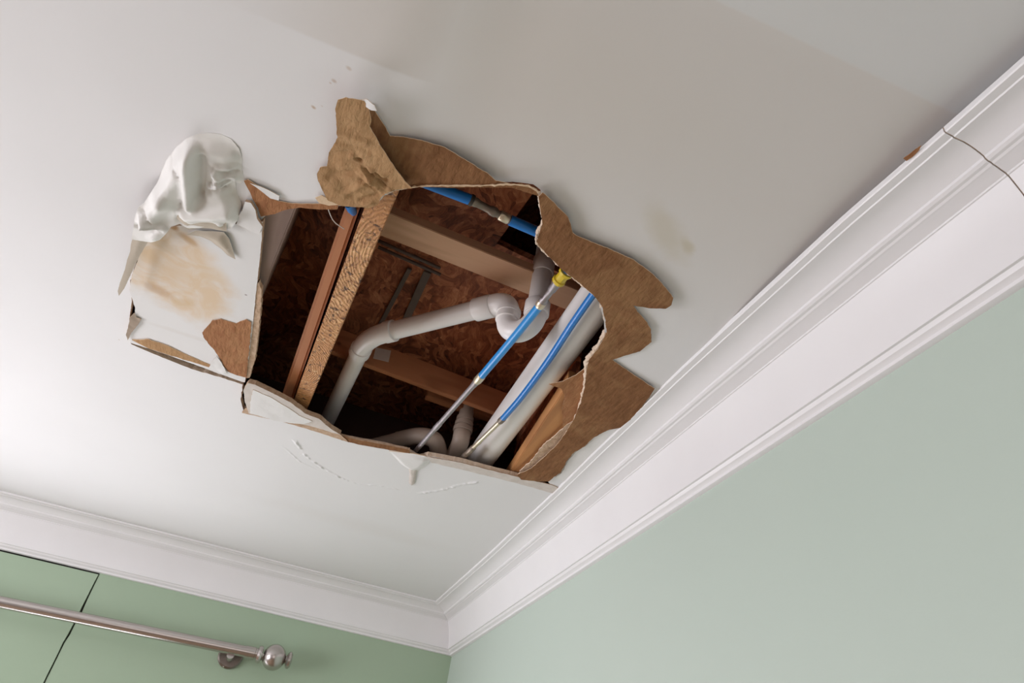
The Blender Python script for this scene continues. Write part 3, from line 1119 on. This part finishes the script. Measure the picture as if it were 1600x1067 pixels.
# ------------------------------------------------------------------ torn boards and paper
def flap(name, px, h, drop, thick, mats, label, cat, spacing=.007, step=.004, amp=.0013, seed=1.0, parent=None, smooth=()):
    poly = ragged([at(p[0], p[1], p[2] if len(p) > 2 else h)[:2] for p in px], step, amp, seed, smooth)
    def zf(x, y):
        return Z(h) - drop(x, y, poly)
    bm = sheet(poly, [], zf, thick, spacing)
    o = put(name, bm, mats, parent)
    if parent is None:
        tag(o, label, cat)
    return o


# stained board left of the hole
panel_px = [(233, 362), (224, 385), (207, 428), (203, 452), (212, 478), (212, 492), (203, 505), (199, 522), (206, 534), (262, 552), (300, 565), (345, 581), (379, 593),
            (384, 594), (390, 560), (396, 510), (402, 450), (408, 400), (413, 342), (398, 346), (340, 346), (280, 350)]
def pdrop(x, y, poly):
    t = smoothstep(at(205, 400).x, at(400, 400).x, x)
    return .0035 + .003 * t + .0012 * nz(x, y, 9, 2)
fl = flap('drywall_sheet', panel_px, H, pdrop, .0115, [M['panel'], M['core_dark'], M['paper_back']],
     'tan stained loose drywall sheet hanging at the left of the hole', 'drywall panel', .010, .006, .0007, 11)
brown_px = [(332, 500), (345, 498), (368, 505), (385, 499), (393, 503), (391, 530), (388, 560), (385, 590), (370, 586), (355, 580), (348, 567), (336, 548), (320, 530), (316, 519), (326, 508)]
o = flap('bare_paper', brown_px, H - .0075, lambda x, y, P: .0012 * nz(x, y, 25, 4) + .0006, .0015, [M['rust'], M['core_dark'], M['rust']], None, None, .006, .004, .0016, 13, None)
tag(o, 'rust brown patch of bare backing paper at the lower right of the stained panel', 'torn paper')
o = flap('paper_strip', [(206, 531), (232, 530), (262, 540), (290, 553), (330, 570), (346, 574), (352, 581), (310, 568), (270, 556), (235, 545)], H - .0055,
         lambda x, y, P: .001 + .0008 * nz(x, y, 40, 2), .002, [M['tan'], M['torn_edge'], M['tan']], None, None, .006, .004, .0010, 14)
tag(o, 'thin torn tan paper strip along the far edge of the stained panel', 'torn paper')
o = flap('paper_strip', [(330, 566), (338, 556), (346, 566), (355, 582), (343, 584), (326, 577)], H - .0095, lambda x, y, P: .001 + .002 * nz(x, y, 60, 2), .001, [M['white_face'], M['torn_edge'], M['white_face']], None, None, .004, .003, .0008, 15)
tag(o, 'small white curl of torn paper below the rust brown patch', 'torn paper')
o = flap('paper_strip', [(203, 495), (210, 489), (213, 496), (221, 498), (216, 507), (205, 520), (200, 531), (197, 522), (201, 508)], H - .007, lambda x, y, P: .001 + .002 * nz(x, y, 60, 2), .001, [M['paper_back'], M['torn_edge'], M['paper_back']], None, None, .004, .003, .0008, 16)
tag(o, 'small grey torn tab at the left corner of the stained panel', 'torn paper')

o = flap('paper_strip', [(400, 446), (405, 440), (409, 456), (408, 480), (404, 520), (399, 560), (390, 590), (385, 590), (391, 545), (396, 505), (399, 470)], H - .004,
         lambda x, y, P: .001 + .001 * nz(x, y, 60, 2), .010, [M['core_dark'], M['core_dark'], M['core_dark']], None, None, .005, .003, .0014, 17)
tag(o, 'frayed brown paper edge down the right side of the stained sheet', 'torn paper')

# broken chunk in the lower left corner of the hole
ch_px = [(391, 590), (402, 593), (428, 606), (456, 622), (478, 640), (500, 650), (516, 664), (533, 675), (520, 672), (495, 663), (470, 657), (440, 650), (410, 643), (392, 638), (386, 620), (384, 600)]
def cdrop(x, y, P):
    return .008 + .016 * smoothstep(at(530, 668).x, at(390, 600).x, x) * .5 + .001 * nz(x, y, 30, 3)
t = thing('drywall_chunk', at(440, 630, H), 'broken white drywall chunk wedged in the lower left corner of the hole', 'drywall chunk')
flap('core', ch_px, H, cdrop, .013, [M['dull_face'], M['core_dark'], M['paper_back']], None, None, .008, .004, .0014, 21, t)
flap('white_facing', [(399, 600), (425, 612), (450, 628), (470, 643), (490, 653), (476, 657), (455, 654), (432, 650), (424, 646), (394, 637), (395, 618)], H,
     lambda x, y, P: cdrop(x, y, P) + .0012, .0012, [M['white_face'], M['torn_edge'], M['white_face']], None, None, .007, .004, .0014, 22, t)
o = flap('paper_strip', [(384, 636), (405, 640), (430, 648), (470, 657), (510, 668), (533, 678), (545, 690), (520, 682), (480, 669), (440, 658), (405, 650), (378, 644)], H - .002,
         lambda x, y, P: .002 + .001 * nz(x, y, 40, 2), .002, [M['core_dark'], M['brown'], M['core_dark']], None, None, .006, .004, .0012, 23)
tag(o, 'torn brown and white paper edge under the broken white chunk', 'torn paper')
o = flap('paper_strip', [(530, 679), (560, 687), (600, 694), (640, 702), (640, 708), (600, 701), (560, 694), (533, 687)], H - .001,
         lambda x, y, P: .001, .006, [M['brown'], M['core_dark'], M['brown']], None, None, .006, .004, .0012, 24)
tag(o, 'brown paper strip along the far edge of the hole, left of the metal tube', 'torn paper')

# puckered lip with a hanging drop
o = flap('plaster_lip', [(608, 704), (625, 706), (645, 708), (665, 712), (675, 718), (664, 728), (652, 735), (640, 733), (626, 724)], H,
         lambda x, y, P: .008 * smoothstep(0, .020, poly_d((x, y), P)) + .0015, .003, [M['white_face'], M['torn_edge'], M['white_face']], None, None, .004, .004, .0005, 31)
tag(o, 'puckered pale plaster lip on the far edge of the hole below the metal tube', 'plaster lip')
o = flap('plaster_drip', [(639, 730), (652, 731), (650, 742), (648, 755), (643, 758), (639, 754), (640, 742)], H - .002,
         lambda x, y, P: .003 * smoothstep(0, .006, poly_d((x, y), P)) + .001, .003, [M['dull_face'], M['dull_face'], M['dull_face']], None, None, .0025, .004, .0003, 32)
tag(o, 'small beige drip hanging from the puckered lip', 'plaster drip')
o = flap('paper_strip', [(665, 712), (720, 722), (800, 742), (862, 757), (884, 766), (868, 771), (800, 752), (730, 735), (675, 722)], H,
         lambda x, y, P: .0018 + .0012 * nz(x, y, 35, 2), .002, [M['dull_face'], M['core_dark'], M['dull_face']], None, None, .006, .004, .0012, 33)
tag(o, 'long pale torn paper edge on the far side of the hole, right of the drip', 'torn paper')

# big brown paper field on the right
right_px = [(848, 299), (858, 308), (875, 325), (888, 338), (893, 352), (895, 362), (900, 366), (930, 378), (960, 391), (990, 404), (1012, 420), (1030, 436), (1044, 452), (1052, 463),
            (1049, 473), (1040, 478), (1015, 478), (990, 474), (996, 484), (1010, 498), (1017, 510), (1018, 532), (1000, 546), (975, 553), (957, 559), (975, 572), (1000, 588), (1023, 603),
            (1015, 616), (1003, 632), (989, 648), (990, 656), (978, 664), (950, 669), (930, 679), (915, 692), (897, 703), (886, 716), (876, 736), (866, 742), (857, 750), (838, 749), (815, 746),
            (808, 738), (830, 729), (850, 712), (870, 692), (885, 672), (897, 652), (908, 625), (914, 600), (917, 575), (920, 560), (935, 540), (948, 516), (946, 496), (940, 475), (926, 457),
            (905, 440), (880, 421), (857, 399), (838, 376), (848, 348), (844, 322), (842, 305)]
def rdrop(x, y, P):
    e = poly_d((x, y), P)
    out = smoothstep(at(880, 500).x, at(1030, 470).x, x)
    return .0030 + .0045 * out * (.6 + .8 * nz(x, y, 9, 6)) + .0016 * nz(x, y, 22, 8) + .0008 * nz(x, y, 60, 8)
o = flap('paper_flap', right_px, H, rdrop, .0014, [M['brown'], M['torn_edge'], M['brown']], 'large brown torn paper field along the right side of the hole with three points', 'torn paper', .007, .004, .0011, 41)

# cream gypsum bead along the torn right rim
rim_px = [(812, 744), (835, 735), (853, 720), (872, 700), (888, 678), (901, 655), (911, 625), (916, 596), (918, 566), (933, 546), (947, 518), (945, 495), (938, 472), (926, 458), (906, 443), (884, 424), (861, 403), (839, 378), (849, 347), (845, 322), (843, 303)]
rim = [at(x, y, H) for x, y in rim_px]
pts = catmull(rim, 10)
bm = bmesh.new()
P2, rr = [], []
for i, p in enumerate(pts):
    p = p.copy()
    p.z += .0035 + .0015 * nz(i * .4, 0, 1, 2)
    p.x += .0020 * nz(i * .35, 4, 1, 2) - .0005
    p.y += .0020 * nz(i * .35, 9, 1, 2)
    big = 1.5 if i < 100 else .9
    rr.append((.0030 + .0016 * nz(i * .5, 0, 1, 5)) * big)
    P2.append(p)
rr = [q_ * 1.35 for q_ in rr]
tube(P2, rr, 10, bm)
bmesh.ops.subdivide_edges(bm, edges=bm.edges[:], cuts=1, use_grid_fill=True)
for v in bm.verts:
    n3 = noise.noise_vector(v.co * 260)
    v.co += n3 * .0016 + noise.noise_vector(v.co * 90) * .0016
put('torn_edge', bm, M['gypsum'], bpy.data.objects['ceiling'])['label'] = 'crumbly cream plaster edge'

fr = catmull([at(x, y, H - .004) for x, y in ((603, 302), (622, 296), (648, 292), (680, 290), (720, 290), (760, 290), (795, 288), (826, 291), (842, 300))], 8)
bm = tube([p + Vector((0, 0, .001 * nz(i * .5, 1, 1, 1))) for i, p in enumerate(fr)], [.0014 + .0010 * nz(i * .6, 2, 1, 5) for i in range(len(fr))], 8)
for v in bm.verts:
    v.co += noise.noise_vector(v.co * 200) * .0014
put('torn_edge', bm, M['torn_edge'], bpy.data.objects['ceiling'])['label'] = 'thin tan torn paper edge'

# triangular brown tongue over the thick pipe
o = flap('paper_flap', [(858, 594), (880, 592), (900, 585), (914, 574), (917, 600), (910, 630), (899, 655), (880, 672), (878, 640), (883, 618), (876, 604)], H + .004,
         lambda x, y, P: .010 * smoothstep(at(905, 600).x, at(858, 594).x, x) + .001 * nz(x, y, 30, 2), .0014, [M['rust'], M['torn_edge'], M['rust']],
         'pointed brown paper tongue curling over the thick white pipe', 'torn paper', .006, .004, .0010, 43)
o = flap('paper_flap', [(885, 664), (900, 655), (893, 680), (875, 700), (855, 720), (835, 735), (815, 745), (812, 736), (832, 718), (848, 696), (868, 680)], H + .003,
         lambda x, y, P: .002 * nz(x, y, 50, 2), .0030, [M['core_dark'], M['gypsum'], M['core_dark']],
         'crumbled brown paper and plaster along the lower right rim', 'torn paper', .005, .003, .0018, 44)
# white layer at the lower right
o = flap('paper_strip', [(878, 738), (888, 718), (900, 705), (918, 694), (932, 682), (952, 672), (975, 668), (960, 682), (930, 708), (905, 732), (884, 754), (868, 745)], H,
         lambda x, y, P: .0012 + .0006 * nz(x, y, 30, 2), .0008, [M['white_face'], M['torn_edge'], M['white_face']], None, None, .008, .004, .0012, 45)
tag(o, 'white paper layer laid bare between the brown flap and the crown moulding', 'torn paper')

# brown band across the near edge
top_px = [(566, 160), (578, 160), (590, 178), (602, 196), (610, 211), (630, 212), (660, 218), (695, 229), (715, 241), (740, 256), (762, 270), (775, 281), (800, 287), (826, 291), (838, 297),
          (842, 304), (825, 300), (800, 292), (770, 292), (740, 291), (700, 292), (660, 291), (640, 293), (600, 300), (560, 290), (555, 240), (558, 190)]
o = flap('paper_flap', top_px, H, lambda x, y, P: .0028 + .0018 * nz(x, y, 12, 6), .0014, [M['brown'], M['torn_edge'], M['brown']],
         'curved brown paper flap along the near edge of the hole, partly under the tan fold', 'torn paper', .008, .004, .0008, 51)
# the tan folded flap on top of it
tan_px = [(528, 156), (540, 153), (556, 155), (568, 158), (577, 168), (580, 186), (579, 196), (589, 212), (599, 228), (612, 248), (622, 263), (634, 280), (644, 291), (632, 293), (612, 296), (596, 303),
          (590, 315), (575, 321), (566, 319), (550, 318), (530, 316), (512, 308), (504, 298), (497, 283), (495, 272), (500, 262), (510, 262), (513, 240), (524, 222), (528, 213), (526, 190), (524, 170)]
def tdrop(x, y, P):
    e = poly_d((x, y), P)
    far = smoothstep(at(560, 300).y, at(555, 160).y, y)      # hangs more at its free end
    crease = 0
    for (a, b, wd, am) in creases:
        dd_, tt = seg_d((x, y), a, b)
        crease += am * math.exp(-(dd_ / wd) ** 2)
    return max(.0045, .009 + .020 * far ** 1.3 + .003 * nz(x, y, 13, 6) * smoothstep(0, .02, e) + crease * .8 + .0010 * nz(x, y, 45, 3))
def cz(p, q, wd, am):
    return (at(*p)[:2], at(*q)[:2], wd, am)
creases = [cz((556, 236), (596, 292), .0040, .007), cz((559, 239), (566, 241), .0035, -.012), cz((562, 246), (604, 284), .0035, -.008), cz((590, 262), (606, 274), .0040, -.011),
           cz((583, 258), (602, 266), .0040, .007), cz((515, 272), (560, 262), .0060, -.006), cz((540, 300), (588, 270), .0050, .006), cz((566, 308), (592, 298), .0035, -.008),
           cz((570, 313), (584, 311), .0030, .008), cz((528, 190), (578, 206), .0060, .004), cz((526, 206), (582, 224), .0060, -.004), cz((520, 232), (560, 226), .0060, -.004),
           cz((560, 262), (612, 290), .0035, .005), cz((566, 274), (600, 296), .0030, -.005), cz((520, 250), (548, 300), .012, -.005)]
def tan_h(p):
    f_ = smoothstep(300, 160, p[1]) if False else (1 - smoothstep(160, 300, p[1]))
    return H - .009 - .020 * f_ ** 1.3
tan_px = [(p[0], p[1] + (5 if p[1] > 300 else 0), tan_h(p)) for p in tan_px]
o = flap('paper_flap', tan_px, H, tdrop, .0014, [M['tan'], M['torn_edge'], M['tan']], 'light tan folded paper flap hanging above the near edge of the hole', 'torn paper', .0038, .004, .0011, 52)
o = flap('paper_strip', [(564, 156), (574, 155), (586, 162), (590, 171), (581, 170), (571, 166)], H - .028, lambda x, y, P: .004 * smoothstep(at(570, 160).x, at(588, 168).x, x), .0010,
         [M['white_face'], M['torn_edge'], M['white_face']], None, None, .003, .003, .0003, 53)
tag(o, 'tiny white curl at the free tip of the tan flap', 'torn paper')

# left near edge: small brown and white pieces
o = flap('paper_flap', [(382, 281), (388, 279), (402, 287), (412, 297), (423, 307), (436, 312), (458, 316), (480, 316), (500, 316), (530, 318), (528, 325), (500, 325), (470, 322), (445, 326), (430, 332), (409, 336), (404, 322), (396, 308), (390, 296)], H,
         lambda x, y, P: .004 + .002 * nz(x, y, 25, 2), .0016, [M['rust'], M['torn_edge'], M['rust']], 'slim brown paper flap between the peeled paint and the tan flap', 'torn paper', .006, .004, .0008, 61)
o = flap('paper_strip', [(392, 283), (408, 288), (425, 296), (438, 303), (437, 310), (424, 307), (412, 297), (400, 288)], H, lambda x, y, P: .0055 + .001 * nz(x, y, 40, 2), .0012,
         [M['white_face'], M['torn_edge'], M['white_face']], None, None, .005, .003, .0006, 62)
tag(o, 'white paper sliver along the upper side of the slim brown flap', 'torn paper')
o = flap('paper_strip', [(494, 306), (504, 302), (515, 308), (530, 317), (515, 318), (500, 314)], H, lambda x, y, P: .0055, .0012, [M['torn_edge'], M['torn_edge'], M['torn_edge']], None, None, .005, .003, .0006, 64)
tag(o, 'cream paper sliver under the left foot of the tan flap', 'torn paper')
o = flap('drywall_scrap', [(386, 309), (395, 311), (402, 322), (405, 335), (414, 347), (409, 358), (398, 354), (386, 348), (374, 342), (376, 330), (382, 322)], H,
         lambda x, y, P: .010 + .004 * smoothstep(at(390, 310).y, at(395, 355).y, y), .006, [M['white_face'], M['core_dark'], M['paper_back']], 'small white square scrap hanging at the top left corner of the hole', 'drywall scrap', .006, .003, .0008, 63)

# ------------------------------------------------------------------ peeled paint
peel_px = [(277, 228), (292, 216), (308, 209), (325, 207), (345, 209), (362, 217), (374, 231), (379, 250), (378, 265), (382, 280), (376, 287), (368, 283), (370, 300), (378, 318), (376, 335),
           (366, 348), (352, 346), (335, 342), (318, 345), (300, 344), (288, 338), (276, 340), (268, 350), (260, 358), (246, 362), (230, 360), (216, 357),
           (219, 340), (221, 322), (224, 312), (232, 306), (240, 294), (248, 282), (255, 262), (262, 246), (270, 236)]
folds = [  # px a, px b, width m, drop m (positive hangs lower)
    ((290, 230), (262, 300), .028, .013), ((262, 300), (240, 330), .018, .010), ((303, 225), (303, 308), .011, .013),
    ((318, 240), (317, 302), .0085, -.016), ((330, 255), (330, 290), .010, -.005), ((340, 262), (345, 275), .010, .010), ((335, 232), (365, 240), .016, .004),
    ((345, 254), (374, 258), .004, .004), ((348, 262), (374, 266), .003, -.004), ((350, 270), (376, 270), .004, .005), ((338, 268), (352, 279), .004, -.006), ((330, 284), (372, 277), .004, .007), ((340, 290), (368, 286), .0035, -.006),
    ((270, 243), (290, 260), .0025, -.004), ((225, 318), (240, 336), .004, .006), ((232, 314), (246, 330), .003, -.005), ((222, 336), (262, 346), .0035, -.006), ((228, 330), (266, 340), .004, .006),
    ((300, 325), (362, 322), .020, .012), ((284, 348), (292, 330), .008, -.004), ((295, 352), (350, 350), .012, -.007), ((305, 360), (352, 366), .012, .010), ((250, 355), (268, 345), .010, .006),
    ((215, 362), (190, 452), .014, .006), ((350, 340), (355, 372), .010, .006), ((290, 300), (284, 330), .003, -.003),
]
folds_w = [(at(*a)[:2], at(*b)[:2], w_, d_) for a, b, w_, d_ in folds]
ytop = at(330, 209).y; ymid = at(300, 320).y; ybot = at(300, 368).y; ytip = at(190, 455).y
def peel_drop(x, y, P):
    e = poly_d((x, y), P)
    lift = smoothstep(ytop, at(330, 250).y, y) * .012 + smoothstep(ytop, ymid, y) * .004 + smoothstep(ymid, ybot, y) * .012 + smoothstep(ybot, ytip, y) * .012
    d = .0008 + lift * smoothstep(0, .03, e + .03 * smoothstep(at(330, 290).y, ymid, y))
    for a, b, w_, am in folds_w:
        dd_, _ = seg_d((x, y), a, b)
        if dd_ < 3 * w_:
            d += 1.35 * am * math.exp(-(dd_ / (w_ * .85)) ** 2) * (smoothstep(0, .014, e) * (1 - .3 * smoothstep(at(330, 290).y, ymid, y)) + .3 * smoothstep(at(330, 290).y, ymid, y))
    d += .0015 * nz(x, y, 30, 2)
    return max(.0006, d)
M['peel'] = mat_plain('peeled_paint_skin', (.78, .77, .74), (.84, .83, .80), 8, .5, .15, 60, spec=.4)
M['peel_under'] = mat_plain('paint_skin_back', (.46, .40, .32), (.56, .49, .40), 8, .7, .15, 60, spec=.2)
o = flap('peeled_paint', peel_px, H, peel_drop, .0008, [M['peel'], M['peel'], M['peel_under']], 'wrinkled white sheet of peeled paint hanging over the stained panel', 'peeled paint', .0045, .004, .0005, 71)

back = [M['peel_under'], M['peel'], M['peel_under']]
def curl(px, h, fn, seed):
    return flap('curled_edge', px, h, fn, .0008, back, None, None, .0045, .004, .0005, seed, o_peel)
o_peel = o
c1 = curl([(214, 355), (228, 359), (241, 361), (234, 374), (226, 386), (215, 406), (207, 424), (197, 446), (189, 457), (187, 450), (190, 438), (197, 418), (200, 404), (204, 392), (205, 380), (210, 366)], H - .022,
          lambda x, y, P: .010 * smoothstep(ybot, ytip, y) + .004 * smoothstep(0, .02, poly_d((x, y), P)), 72)
c1['label'] = 'brownish curled tail of the peeled paint'
c2 = curl([(258, 350), (268, 338), (284, 330), (302, 332), (325, 336), (345, 336), (354, 344), (354, 362), (344, 360), (328, 358), (306, 359), (292, 362), (284, 356), (274, 345), (266, 356)], H - .020,
          lambda x, y, P: .006 * smoothstep(0, .02, poly_d((x, y), P)) - .010 * smoothstep(ymid, ybot, y) + .0015 * nz(x, y, 40, 2), 73)
c2['label'] = 'brownish underside of the rolled paint'
c3 = curl([(292, 366), (306, 360), (330, 361), (350, 363), (358, 374), (363, 388), (368, 405), (356, 399), (344, 388), (330, 377), (312, 369)], H - .012,
          lambda x, y, P: .006 * smoothstep(0, .02, poly_d((x, y), P)) + .0015 * nz(x, y, 40, 3), 74)
c3['label'] = 'brownish pointed lobe of the peeled paint'

# chipped paint by the moulding
o = flap('paint_chip', [(1411, 246), (1420, 240), (1430, 232), (1439, 226), (1436, 233), (1426, 243), (1416, 250)], H, lambda x, y, P: .0022, .001, [M['rust'], M['rust'], M['rust']], None, None, .003, .002, .0004, 81)
tag(o, 'small brown chip in the ceiling beside the right crown moulding', 'paint chip')

# ------------------------------------------------------------------ curtain rod
yr = YW - .085
rA, rB = at_y(0, 940.5, yr), at_y(404, 1022, yr)
zr = (rA.z + rB.z) / 2
rd = (rB - rA).normalized()
t = thing('curtain_rod', at_y(360, 1030, YW - .01), 'brushed nickel curtain rod with a ball finial on the green back wall', 'curtain rod')
put('rod', tube([rA - rd * 1.0, rB], .0205, 40), M['nickel'], t, True, 40)
# finial: lathe profile along the rod
fp = [(-.052, .0205), (-.052, .0225), (-.014, .0225), (-.012, .0190), (-.006, .0190), (-.004, .0295), (.004, .0325), (.012, .0295), (.014, .0215), (.020, .0215)]
for i in range(0, 17):
    a_ = -math.pi * .42 + math.pi * .84 * i / 16
    fp.append((.060 + .045 * math.sin(a_), .0480 * math.cos(a_)))
fp += [(.104, .0150), (.106, .0150), (.108, .0240), (.114, .0310), (.121, .0310), (.127, .0240), (.129, .0100), (.130, .001)]
fp = [(a_ + 1e-5 * i_, r_) for i_, (a_, r_) in enumerate(fp)]
put('finial', tube([rB + rd * a_ for a_, _ in fp], [r_ for _, r_ in fp], 48), M['nickel'], t, True, 28)
bx_ = at_y(360, 1024, yr).x
zz = rA.lerp(rB, (bx_ - rA.x) / (rB.x - rA.x)).z
br = put('bracket', tube([(bx_, YW, zz - .012), (bx_, YW - .010, zz - .012), (bx_, YW - .016, zz - .012)], [.047, .047, .041], 40), M['nickel_dark'], t, True, 30)
put('bracket_arm', tube([(bx_, YW - .008, zz - .022), (bx_, YW - .05, zz - .030), (bx_, yr, zz - .022)], [.012, .012, .014], 20), M['nickel'], br, True, 30)
put('screw', tube([(bx_ + .012, YW - .009, zz - .050), (bx_ + .012, YW - .014, zz - .050)], [.006, .004], 14), M['nickel'], br, True, 30)
put('screw', tube([(bx_ - .012, YW - .009, zz - .052), (bx_ - .012, YW - .014, zz - .052)], [.006, .004], 14), M['nickel'], br, True, 30)
